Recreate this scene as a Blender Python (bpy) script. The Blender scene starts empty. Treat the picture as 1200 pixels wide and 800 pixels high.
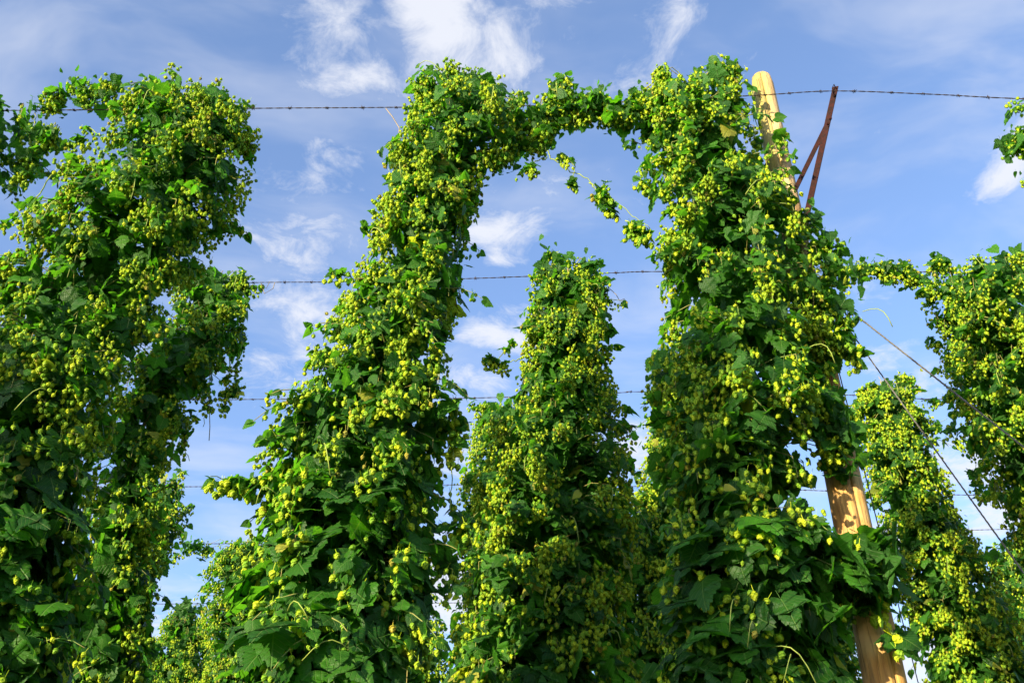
import bpy, bmesh, math, random
import numpy as np
from mathutils import Vector, Matrix, Euler, noise

R = math.radians
scene = bpy.context.scene
col = scene.collection

# ------------------------------------------------------------------ camera, sky, sun, exposure
F = 1192.0                      # focal length in photo pixels (photo 1200 wide)
PITCH = R(34.9)
EYE = Vector((0, 0, 1.6))
SUN_EL, SUN_AZ = R(16.5), R(42)   # azimuth: degrees left of straight behind the camera
cd = bpy.data.cameras.new('camera')
cam = bpy.data.objects.new('camera', cd)
col.objects.link(cam)
cam.location = EYE
cam.rotation_euler = (R(90) + PITCH, 0, 0)
cd.sensor_width = 36
cd.lens = 36 * F / 1200
cd.clip_end = 5000
scene.camera = cam
scene.view_settings.view_transform = 'Standard'
scene.view_settings.look = 'None'
scene.view_settings.exposure = 1.38
scene.view_settings.gamma = 1

FWD = Vector((0, math.cos(PITCH), math.sin(PITCH)))
UP = Vector((0, -math.sin(PITCH), math.cos(PITCH)))
RIGHT = Vector((1, 0, 0))


def ray(px, py):
    return RIGHT * ((px - 600) / F) + UP * ((400 - py) / F) + FWD


def at(px, py, Y):
    d = ray(px, py)
    return EYE + d * (Y / d.y)


to_sun = Vector((-math.sin(SUN_AZ) * math.cos(SUN_EL), -math.cos(SUN_AZ) * math.cos(SUN_EL), math.sin(SUN_EL)))
sl = bpy.data.lights.new('sun', 'SUN')
sl.energy = 5.0
sl.angle = R(0.5)
sl.color = (1.0, 0.84, 0.52)
sun = bpy.data.objects.new('sun', sl)
col.objects.link(sun)
sun.rotation_euler = to_sun.to_track_quat('Z', 'Y').to_euler()


class NT:
    """small helper to write node trees"""
    def __init__(s, tree):
        s.t = tree

    def n(s, kind, **kw):
        nd = s.t.nodes.new(kind)
        for k, v in kw.items():
            setattr(nd, k, v)
        return nd

    def link(s, a, b):
        if isinstance(a, bpy.types.NodeSocket):
            s.t.links.new(a, b)
        elif hasattr(b.default_value, '__len__') and not hasattr(a, '__len__'):
            b.default_value = [a] * len(b.default_value)
        else:
            b.default_value = a

    def m(s, op, a, b=0.0, c=None, clamp=False):
        nd = s.n('ShaderNodeMath', operation=op, use_clamp=clamp)
        s.link(a, nd.inputs[0]); s.link(b, nd.inputs[1])
        if c is not None:
            s.link(c, nd.inputs[2])
        return nd.outputs[0]

    def vm(s, op, a, b=(0, 0, 0)):
        nd = s.n('ShaderNodeVectorMath', operation=op)
        s.link(a, nd.inputs[0]); s.link(b, nd.inputs[1])
        return nd.outputs['Value'] if op in ('LENGTH', 'DOT_PRODUCT') else nd.outputs[0]

    def mix(s, f, a, b, mode='MIX'):
        nd = s.n('ShaderNodeMix', data_type='RGBA', blend_type=mode)
        s.link(f, nd.inputs[0]); s.link(a, nd.inputs[6]); s.link(b, nd.inputs[7])
        return nd.outputs[2]

    def noise(s, v, scale, detail=3, rough=0.5, dist=0.0):
        nd = s.n('ShaderNodeTexNoise')
        s.link(v, nd.inputs['Vector'])
        nd.inputs['Scale'].default_value = scale
        nd.inputs['Detail'].default_value = detail
        nd.inputs['Roughness'].default_value = rough
        nd.inputs['Distortion'].default_value = dist
        return nd.outputs[0]

    def ramp(s, f, lo, hi, a=0.0, b=1.0):
        nd = s.n('ShaderNodeMapRange', interpolation_type='SMOOTHSTEP')
        s.link(f, nd.inputs[0])
        for i, v in enumerate((lo, hi, a, b)):
            nd.inputs[1 + i].default_value = v
        return nd.outputs[0]


def build_world():
    w = bpy.data.worlds.new('World')
    scene.world = w
    w.use_nodes = True
    t = w.node_tree
    t.nodes.clear()
    N = NT(t)
    out = N.n('ShaderNodeOutputWorld')
    bg = N.n('ShaderNodeBackground')
    bg.inputs['Strength'].default_value = 0.13
    sky = N.n('ShaderNodeTexSky', sky_type='NISHITA')
    sky.sun_disc = False
    sky.sun_elevation = SUN_EL
    sky.sun_rotation = math.atan2(to_sun.x, to_sun.y)
    sky.air_density = 1.0
    sky.dust_density = 1.2
    sky.ozone_density = 1.5
    tc = N.n('ShaderNodeTexCoord')
    d = tc.outputs['Generated']
    sep = N.n('ShaderNodeSeparateXYZ'); N.link(d, sep.inputs[0])
    z = N.m('MAXIMUM', sep.outputs[2], 0.06)
    u = N.m('DIVIDE', sep.outputs[0], z)
    v = N.m('DIVIDE', sep.outputs[1], z)
    cmb = N.n('ShaderNodeCombineXYZ'); N.link(u, cmb.inputs[0]); N.link(v, cmb.inputs[1])
    P = cmb.outputs[0]                        # the plane of a cloud layer overhead
    wn = N.n('ShaderNodeTexNoise'); N.link(P, wn.inputs['Vector'])
    wn.inputs['Scale'].default_value = 4; wn.inputs['Detail'].default_value = 3
    warp = N.vm('MULTIPLY', N.vm('SUBTRACT', wn.outputs['Color'], (0.5, 0.5, 0.5)), (0.14, 0.14, 0))
    PW = N.vm('ADD', P, warp)
    # cloud patches: pixel, half width, half height (photo pixels), density
    blobs = [(505, 35, 42, 60, 1.0), (560, 70, 62, 42, .75), (395, 30, 40, 40, .6), (385, 80, 30, 45, .55),
             (420, 95, 38, 25, .55), (410, 180, 30, 22, .5), (500, 95, 50, 22, .5), (770, 45, 28, 42, .6), (735, 80, 40, 22, .45), (640, 5, 60, 14, .5),
             (585, 262, 36, 19, .95), (590, 295, 16, 9, .55), (580, 395, 38, 19, .85), (565, 445, 30, 16, .6), (640, 200, 45, 22, .35),
             (345, 290, 55, 70, .50), (355, 360, 46, 50, .60), (330, 240, 40, 30, .35), (375, 405, 30, 28, .62), (330, 440, 60, 30, .4), (1182, 185, 26, 42, .95),
             (1155, 235, 32, 9, .5), (1000, 345, 50, 12, .3), (1040, 425, 24, 12, .6), (1090, 448, 34, 14, .5),
             (1165, 540, 60, 40, .75), (1180, 600, 50, 24, .9), (1040, 630, 50, 30, .8), (1090, 770, 60, 60, .9), (520, 690, 60, 46, 1.0),
             (745, 520, 30, 24, .75), (545, 540, 40, 40, .5), (640, 560, 60, 40, .6), (195, 740, 70, 50, .5), (120, 600, 80, 50, .35)]
    mask = None
    for (px, py, hw, hh, a) in blobs:
        c = ray(px, py); cu, cv = c.x / c.z, c.y / c.z
        e = ray(px + hw, py); su = abs(e.x / e.z - cu)
        e = ray(px, py - hh); sv = abs(e.y / e.z - cv)
        q = N.vm('MULTIPLY', N.vm('SUBTRACT', PW, (cu, cv, 0)), (1 / su, 1 / sv, 0))
        L = N.vm('LENGTH', q)
        g = N.ramp(L, 0.0, 2.7, a * 1.12, 0.0)
        mask = g if mask is None else N.m('MAXIMUM', mask, g)
    fine = N.noise(N.vm('MULTIPLY', PW, (1.0, 1.0, 1)), 13.0, 8, 0.66, 0.3)
    big = N.noise(P, 1.6, 4, 0.55)
    veil = N.noise(N.vm('MULTIPLY', PW, (1.0, 1.7, 1)), 2.6, 5, 0.55, 0.3)
    dens = N.m('MULTIPLY', N.ramp(N.m('ADD', mask, N.m('MULTIPLY', N.m('SUBTRACT', fine, 0.5), 2.1)), 0.16, 1.12), 0.90)
    outside = N.m('MULTIPLY', N.ramp(big, 0.56, 0.8), N.ramp(N.vm('LENGTH', N.vm('SUBTRACT', P, (0, 1.5, 0))), 2.0, 3.0))
    thin = N.m('ADD', N.m('MULTIPLY', N.ramp(veil, 0.42, 0.78), 0.42), 0.03)
    cl = N.m('MAXIMUM', N.m('MAXIMUM', dens, thin), outside, clamp=True)
    cl = N.m('MULTIPLY', cl, N.ramp(sep.outputs[2], 0.02, 0.2))
    base = N.mix(1.0, sky.outputs[0], (0.87, 0.945, 1.12, 1), 'MULTIPLY')
    c = N.mix(cl, base, (2.75, 2.82, 3.05, 1))
    N.link(c, bg.inputs['Color'])
    N.link(bg.outputs[0], out.inputs[0])


build_world()

# ------------------------------------------------------------------ helpers
def tag(o, label=None, cat=None, group=None, kind=None):
    if label: o['label'] = label
    if cat: o['category'] = cat
    if group: o['group'] = group
    if kind: o['kind'] = kind
    return o


def link_mesh(name, verts, faces, m, parent=None, smooth=False):
    me = bpy.data.meshes.new(name)
    me.from_pydata([tuple(v) for v in verts], [], faces)
    me.materials.append(m)
    if smooth:
        me.polygons.foreach_set('use_smooth', [True] * len(me.polygons))
    me.update()
    o = bpy.data.objects.new(name, me)
    col.objects.link(o)
    if parent: o.parent = parent
    return o


def empty(name, loc):
    o = bpy.data.objects.new(name, None)
    o.empty_display_size = 0.2
    col.objects.link(o)
    o.location = loc
    return o


class MB:
    def __init__(s):
        s.v = []; s.f = []

    def tube(s, pts, rad, sides=5, cap=True):
        """rad: number or list"""
        pts = [Vector(p) for p in pts]
        n = len(pts)
        rr = rad if hasattr(rad, '__len__') else [rad] * n
        base = len(s.v)
        ref = None
        for i, p in enumerate(pts):
            tdir = (pts[min(i + 1, n - 1)] - pts[max(i - 1, 0)])
            tdir = tdir.normalized() if tdir.length > 1e-9 else Vector((0, 0, 1))
            if ref is None:
                ref = Vector((0, 0, 1)) if abs(tdir.z) < 0.9 else Vector((1, 0, 0))
            a = (ref - tdir * ref.dot(tdir)).normalized()
            ref = a
            b = tdir.cross(a)
            for k in range(sides):
                an = 2 * math.pi * k / sides
                s.v.append(p + (a * math.cos(an) + b * math.sin(an)) * rr[i])
        for i in range(n - 1):
            for k in range(sides):
                k2 = (k + 1) % sides
                s.f.append((base + i * sides + k, base + i * sides + k2, base + (i + 1) * sides + k2, base + (i + 1) * sides + k))
        if cap:
            s.f.append(tuple(base + k for k in range(sides))[::-1])
            s.f.append(tuple(base + (n - 1) * sides + k for k in range(sides)))

    def bar(s, a, b, prof, ref):
        """sweep closed 2-D profile from a to b"""
        a, b = Vector(a), Vector(b)
        t = (b - a).normalized()
        x = (ref - t * ref.dot(t)).normalized()
        y = t.cross(x)
        base = len(s.v); n = len(prof)
        for p in (a, b):
            for (q, r) in prof:
                s.v.append(p + x * q + y * r)
        for k in range(n):
            k2 = (k + 1) % n
            s.f.append((base + k, base + k2, base + n + k2, base + n + k))
        s.f.append(tuple(range(base, base + n))[::-1])
        s.f.append(tuple(range(base + n, base + 2 * n)))

    def build(s, name, m, parent=None, smooth=True):
        return link_mesh(name, s.v, s.f, m, parent, smooth)


def mat(name):
    m = bpy.data.materials.new(name)
    m.use_nodes = True
    m.node_tree.nodes.clear()
    return m, NT(m.node_tree)


# ------------------------------------------------------------------ materials
def leaf_material():
    m, N = mat('hop_leaf')
    out = N.n('ShaderNodeOutputMaterial')
    oi = N.n('ShaderNodeObjectInfo'); rnd = oi.outputs['Random']
    uv = N.n('ShaderNodeUVMap')
    sp = N.n('ShaderNodeSeparateXYZ'); N.link(uv.outputs[0], sp.inputs[0])
    ax = N.m('ABSOLUTE', sp.outputs[0])
    # veins: midrib plus side veins that run forward
    mid = N.ramp(ax, 0.006, 0.03, 1.0, 0.0)
    fr = N.m('FRACT', N.m('MULTIPLY', N.m('SUBTRACT', sp.outputs[1], N.m('MULTIPLY', ax, 0.8)), 6.0))
    side = N.ramp(N.m('ABSOLUTE', N.m('SUBTRACT', fr, 0.5)), 0.0, 0.10, 1.0, 0.0)
    vein = N.m('MAXIMUM', mid, N.m('MULTIPLY', side, 0.75))
    nz = N.noise(uv.outputs[0], 7, 4, 0.6)
    g = N.mix(rnd, (0.010, 0.064, 0.006, 1), (0.052, 0.205, 0.007, 1))
    g = N.mix(N.m('MULTIPLY', nz, 0.5), g, (0.020, 0.08, 0.02, 1))
    yel = N.m('GREATER_THAN', N.m('FRACT', N.m('MULTIPLY', rnd, 37.7)), 0.982)
    g = N.mix(yel, g, (0.33, 0.33, 0.05, 1))
    g = N.mix(N.m('MULTIPLY', vein, 0.35), g, (0.20, 0.33, 0.10, 1))
    brown = N.m('MULTIPLY', N.ramp(N.noise(uv.outputs[0], 3.0, 5, 0.7), 0.66, 0.72), N.m('GREATER_THAN', N.m('FRACT', N.m('MULTIPLY', rnd, 91.3)), 0.75))
    g = N.mix(N.m('MULTIPLY', brown, 0.7), g, (0.16, 0.11, 0.04, 1))
    geo = N.n('ShaderNodeNewGeometry')
    under = N.mix(N.m('MULTIPLY', geo.outputs['Backfacing'], 0.30), g, (0.08, 0.20, 0.06, 1))
    bump = N.n('ShaderNodeBump'); bump.inputs['Strength'].default_value = 0.55; bump.inputs['Distance'].default_value = 0.02
    N.link(N.m('SUBTRACT', N.m('MULTIPLY', nz, 0.4), vein), bump.inputs['Height'])
    p = N.n('ShaderNodeBsdfPrincipled')
    N.link(under, p.inputs['Base Color']); N.link(bump.outputs[0], p.inputs['Normal'])
    p.inputs['Roughness'].default_value = 0.46
    p.inputs['Specular IOR Level'].default_value = 0.30
    tr = N.n('ShaderNodeBsdfTranslucent')
    N.link(N.mix(1.0, under, (2.2, 2.4, 0.45, 1), 'MULTIPLY'), tr.inputs[0])
    ms = N.n('ShaderNodeMixShader'); ms.inputs[0].default_value = 0.48
    N.link(p.outputs[0], ms.inputs[1]); N.link(tr.outputs[0], ms.inputs[2])
    N.link(ms.outputs[0], out.inputs[0])
    return m


def cone_material():
    m, N = mat('hop_cone')
    out = N.n('ShaderNodeOutputMaterial')
    oi = N.n('ShaderNodeObjectInfo'); rnd = oi.outputs['Random']
    uv = N.n('ShaderNodeUVMap')
    sp = N.n('ShaderNodeSeparateXYZ'); N.link(uv.outputs[0], sp.inputs[0])
    c = N.mix(N.m('POWER', rnd, 1.35), (0.13, 0.34, 0.018, 1), (0.50, 0.57, 0.012, 1))
    # bracts are paler toward the tip, with papery brown on a few old cones
    c = N.mix(N.m('MULTIPLY', sp.outputs[1], 0.35), c, (0.50, 0.60, 0.08, 1))
    old = N.m('GREATER_THAN', N.m('FRACT', N.m('MULTIPLY', rnd, 53.1)), 0.975)
    c = N.mix(N.m('MULTIPLY', old, 0.6), c, (0.36, 0.22, 0.06, 1))
    p = N.n('ShaderNodeBsdfPrincipled')
    N.link(c, p.inputs['Base Color'])
    p.inputs['Roughness'].default_value = 0.6
    p.inputs['Specular IOR Level'].default_value = 0.25
    tr = N.n('ShaderNodeBsdfTranslucent'); N.link(N.mix(1.0, c, (1.1, 1.2, 0.6, 1), 'MULTIPLY'), tr.inputs[0])
    ms = N.n('ShaderNodeMixShader'); ms.inputs[0].default_value = 0.3
    N.link(p.outputs[0], ms.inputs[1]); N.link(tr.outputs[0], ms.inputs[2])
    N.link(ms.outputs[0], out.inputs[0])
    return m


def plain(name, colr, rough=0.7, metallic=0.0, nscale=30, namt=0.4, col2=None):
    m, N = mat(name)
    out = N.n('ShaderNodeOutputMaterial')
    tc = N.n('ShaderNodeTexCoord')
    nz = N.noise(tc.outputs['Object'], nscale, 5, 0.65)
    c2 = col2 or tuple(x * (1 - namt) for x in colr)
    c = N.mix(N.ramp(nz, 0.35, 0.65), (*colr, 1), (*c2, 1))
    p = N.n('ShaderNodeBsdfPrincipled')
    N.link(c, p.inputs['Base Color'])
    p.inputs['Roughness'].default_value = rough
    p.inputs['Metallic'].default_value = metallic
    p.inputs['Specular IOR Level'].default_value = 0.2
    b = N.n('ShaderNodeBump'); b.inputs['Strength'].default_value = 0.3; b.inputs['Distance'].default_value = 0.004
    N.link(nz, b.inputs['Height']); N.link(b.outputs[0], p.inputs['Normal'])
    N.link(p.outputs[0], out.inputs[0])
    return m


def wood_material():
    m, N = mat('weathered_pole_wood')
    out = N.n('ShaderNodeOutputMaterial')
    tc = N.n('ShaderNodeTexCoord'); o = tc.outputs['Object']
    grain = N.noise(N.vm('MULTIPLY', o, (26, 26, 1.3)), 1.6, 6, 0.62, 0.8)
    fine = N.noise(N.vm('MULTIPLY', o, (90, 90, 3.0)), 1.5, 3, 0.6)
    blot = N.noise(o, 2.6, 4, 0.6)
    c = N.mix(N.ramp(grain, 0.35, 0.68), (0.58, 0.32, 0.085, 1), (0.27, 0.12, 0.03, 1))
    c = N.mix(N.ramp(blot, 0.42, 0.66), c, (0.60, 0.42, 0.20, 1))
    sep = N.n('ShaderNodeSeparateXYZ'); N.link(o, sep.inputs[0])
    # algae stain near the top, in a ragged streak on the left flank
    top = N.m('ADD', sep.outputs[2], N.m('MULTIPLY', N.m('SUBTRACT', blot, 0.5), 1.6))
    st = N.m('MULTIPLY', N.ramp(top, 5.2, 6.1), N.ramp(N.m('ADD', sep.outputs[0], N.m('MULTIPLY', N.m('SUBTRACT', grain, .5), .12)), 0.03, -0.05))
    c = N.mix(N.m('MULTIPLY', st, 0.85), c, (0.27, 0.25, 0.06, 1))
    pale = N.m('MULTIPLY', N.ramp(top, 4.6, 6.0), 0.4)
    c = N.mix(N.m('MULTIPLY', pale, N.m('SUBTRACT', 1.0, st)), c, (0.52, 0.43, 0.27, 1))
    crack = N.ramp(fine, 0.34, 0.40, 1.0, 0.0)
    c = N.mix(N.m('MULTIPLY', crack, 0.65), c, (0.09, 0.055, 0.03, 1))
    wv = N.n('ShaderNodeTexVoronoi'); N.link(N.vm('MULTIPLY', o, (6, 6, 1.6)), wv.inputs['Vector']); wv.inputs['Scale'].default_value = 1.0
    knot = N.ramp(wv.outputs['Distance'], 0.05, 0.13, 1.0, 0.0)
    c = N.mix(N.m('MULTIPLY', knot, 0.7), c, (0.16, 0.08, 0.03, 1))
    dark = N.noise(N.vm('MULTIPLY', o, (9, 9, 2.2)), 1.3, 5, 0.65)
    c = N.mix(N.m('MULTIPLY', N.ramp(dark, 0.54, 0.68), 0.6), c, (0.17, 0.10, 0.05, 1))
    p = N.n('ShaderNodeBsdfPrincipled')
    N.link(c, p.inputs['Base Color']); p.inputs['Roughness'].default_value = 0.8
    b = N.n('ShaderNodeBump'); b.inputs['Strength'].default_value = 0.6; b.inputs['Distance'].default_value = 0.01
    N.link(N.m('SUBTRACT', N.m('ADD', grain, N.m('MULTIPLY', fine, 0.5)), crack), b.inputs['Height'])
    N.link(b.outputs[0], p.inputs['Normal'])
    N.link(p.outputs[0], out.inputs[0])
    return m


M_LEAF = leaf_material()
M_CONE = cone_material()
M_BINE = plain('green_bine', (0.16, 0.24, 0.06), 0.6, 0, 14, 0.4, (0.24, 0.20, 0.07))
M_STALK = plain('pale_stalk', (0.26, 0.34, 0.07), 0.55, 0, 10, 0.2)
M_TWINE = plain('brown_twine', (0.30, 0.24, 0.15), 0.9)
M_WOOD = wood_material()
M_RUST = plain('red_oxide_steel', (0.030, 0.006, 0.005), 0.85, 0.0, 38, 0.45, (0.013, 0.005, 0.005))
M_WIRE = plain('weathered_wire', (0.06, 0.045, 0.04), 0.7, 0.0, 60, 0.5)
M_CABLE = plain('galvanised_cable', (0.12, 0.12, 0.12), 0.6, 0.0, 40, 0.3)

# ------------------------------------------------------------------ leaf and cone meshes (shared)
HEART = [(0, 0), (.10, -.09), (.26, -.13), (.40, -.04), (.47, .13), (.46, .32), (.37, .52), (.25, .70), (.12, .87), (0, 1.04)]
LOBED = [(0, 0), (.12, -.16), (.32, -.25), (.50, -.17), (.52, -.02), (.64, .14), (.80, .42), (.58, .38), (.26, .33), (.34, .50), (.33, .70), (.17, .92), (0, 1.15)]
LOBE5 = [(0, 0), (.15, -.22), (.42, -.42), (.50, -.24), (.40, -.06), (.66, .04), (.90, .30), (.64, .30), (.26, .26), (.37, .46), (.36, .68), (.19, .92), (0, 1.18)]
NARROW = [(0, 0), (.10, -.05), (.23, .0), (.29, .16), (.27, .38), (.20, .60), (.10, .82), (0, 1.02)]


def leaf_mesh(name, half, teeth, droop, cup, wave, seed):
    rg = random.Random(seed)
    pts = []
    for i in range(len(half) - 1):
        a, b = Vector(half[i]), Vector(half[i + 1])
        pts.append(a)
        if teeth and i > 0:
            d = b - a
            nrm = Vector((d.y, -d.x)).normalized()
            pts.append(a + d * 0.62 + nrm * 0.045)
            pts.append(a + d * 0.70 - nrm * 0.010)
    pts.append(Vector(half[-1]))
    n = len(pts)
    V = []; Fc = []; UVs = []
    length = half[-1][1]

    def put(x, y):
        z = -cup * abs(x) ** 1.4 - droop * max(y, 0) ** 1.8 + wave * math.sin(y * 9 + seed + x * 5) * abs(x)
        V.append((x, y, z)); UVs.append((x, y))
        return len(V) - 1
    rib = [put(0, length * (i / (n - 1)) ** 1.15 if i else 0) for i in range(n)]
    for s in (1, -1):
        oi = [rib[0]] + [put(p.x * s * (1 if s > 0 else rg.uniform(.93, 1.05)), p.y) for p in pts[1:-1]] + [rib[-1]]
        for i in range(n - 1):
            q = [rib[i], oi[i], oi[i + 1], rib[i + 1]]
            f = []
            for k in q:
                if k not in f: f.append(k)
            if len(f) >= 3:
                Fc.append(tuple(f if s > 0 else f[::-1]))
    # short leaf stalk
    b0 = len(V)
    w = 0.012
    for (x, y, z) in ((-w, -.02, -.004), (w, -.02, -.004), (w, -.34, .06), (-w, -.34, .06), (0, -.02, .016), (0, -.34, .08)):
        V.append((x, y, z)); UVs.append((0, -0.1))
    Fc += [(b0, b0 + 3, b0 + 2, b0 + 1), (b0 + 1, b0 + 2, b0 + 5, b0 + 4), (b0 + 4, b0 + 5, b0 + 3, b0)]
    me = bpy.data.meshes.new(name)
    me.from_pydata(V, [], Fc)
    me.materials.append(M_LEAF)
    uvl = me.uv_layers.new(name='UVMap')
    for lp in me.loops:
        uvl.data[lp.index].uv = UVs[lp.vertex_index]
    me.polygons.foreach_set('use_smooth', [True] * len(me.polygons))
    me.update()
    return me


def cone_mesh(name, seed, rows, slim):
    """hop cone hanging down -Z from the origin, length about 1"""
    rg = random.Random(seed)
    V = []; Fc = []; UVs = []

    def prof(t):
        return slim * (math.sin(math.pi * min(1, (t * 0.93 + 0.05)) ** 0.82)) ** 0.75
    segs = 6
    ts = [0.02, 0.25, 0.55, 0.85, 1.0]
    for t in ts:
        for k in range(segs):
            a = 2 * math.pi * k / segs
            r = prof(t) * 0.86 if t < 1 else 0.03
            V.append((r * math.cos(a), r * math.sin(a), -t)); UVs.append((0, 0.0))
    for i in range(len(ts) - 1):
        for k in range(segs):
            k2 = (k + 1) % segs
            Fc.append((i * segs + k, (i + 1) * segs + k, (i + 1) * segs + k2, i * segs + k2))
    for r_ in range(rows):
        t0 = 0.0 + 0.80 * r_ / rows
        cnt = 5 if r_ < rows - 1 else 4
        for k in range(cnt):
            a = 2 * math.pi * (k + 0.5 * (r_ % 2)) / cnt + rg.uniform(-.15, .15)
            t1 = min(t0 + 0.22, 1); t2 = min(t0 + 0.42, 1.04)
            fl = rg.uniform(1.04, 1.22)
            b = len(V)
            da = math.pi / cnt * 1.05
            V.append((prof(t0) * .8 * math.cos(a), prof(t0) * .8 * math.sin(a), -t0)); UVs.append((0, 0))
            rr = max(prof(t1), 0.1) * 1.03
            V.append((rr * math.cos(a - da) * 1.0, rr * math.sin(a - da), -t1 + .02)); UVs.append((0, .4))
            V.append((rr * math.cos(a + da) * 1.0, rr * math.sin(a + da), -t1 + .02)); UVs.append((0, .4))
            r2 = max(prof(min(t2, .97)), 0.12) * fl
            V.append((r2 * math.cos(a), r2 * math.sin(a), -t2)); UVs.append((0, 1.0))
            Fc += [(b, b + 1, b + 3), (b, b + 3, b + 2)]
    b = len(V)
    for (x, y, z) in ((.03, 0, 0), (-.03, .03, 0), (-.03, -.03, 0), (.15, 0, .8), (.10, .03, .8), (.10, -.03, .8)):
        V.append((x, y, z)); UVs.append((0, 0))
    Fc += [(b, b + 1, b + 4, b + 3), (b + 1, b + 2, b + 5, b + 4), (b + 2, b, b + 3, b + 5)]
    me = bpy.data.meshes.new(name)
    me.from_pydata(V, [], Fc)
    me.materials.append(M_CONE)
    uvl = me.uv_layers.new(name='UVMap')
    for lp in me.loops:
        uvl.data[lp.index].uv = UVs[lp.vertex_index]
    me.update()
    return me


LEAVES = [leaf_mesh('lobed_leaf', LOBED, True, .25, .22, .10, 1), leaf_mesh('five_lobed_leaf', LOBE5, True, .18, .30, .14, 2),
          leaf_mesh('heart_leaf', HEART, True, .35, .30, .08, 3), leaf_mesh('flat_heart_leaf', HEART, True, .10, -.15, .10, 4),
          leaf_mesh('narrow_leaf', NARROW, False, .30, .35, .05, 5), leaf_mesh('bract_leaf', HEART, False, .45, .5, .05, 6)]
CONES = [cone_mesh('long_cone', 1, 5, .36), cone_mesh('round_cone', 2, 4, .42), cone_mesh('small_cone', 3, 4, .38)]

# ------------------------------------------------------------------ rows of trellis wire
Hh = 4.6
DROW = [None] + [0.904 * Hh + 0.3583 * Hh * i for i in range(6)]      # distance of wire 1..6 from the camera

# ------------------------------------------------------------------ hop plants
PLANTS = []


class Plant:
    pass


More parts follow.
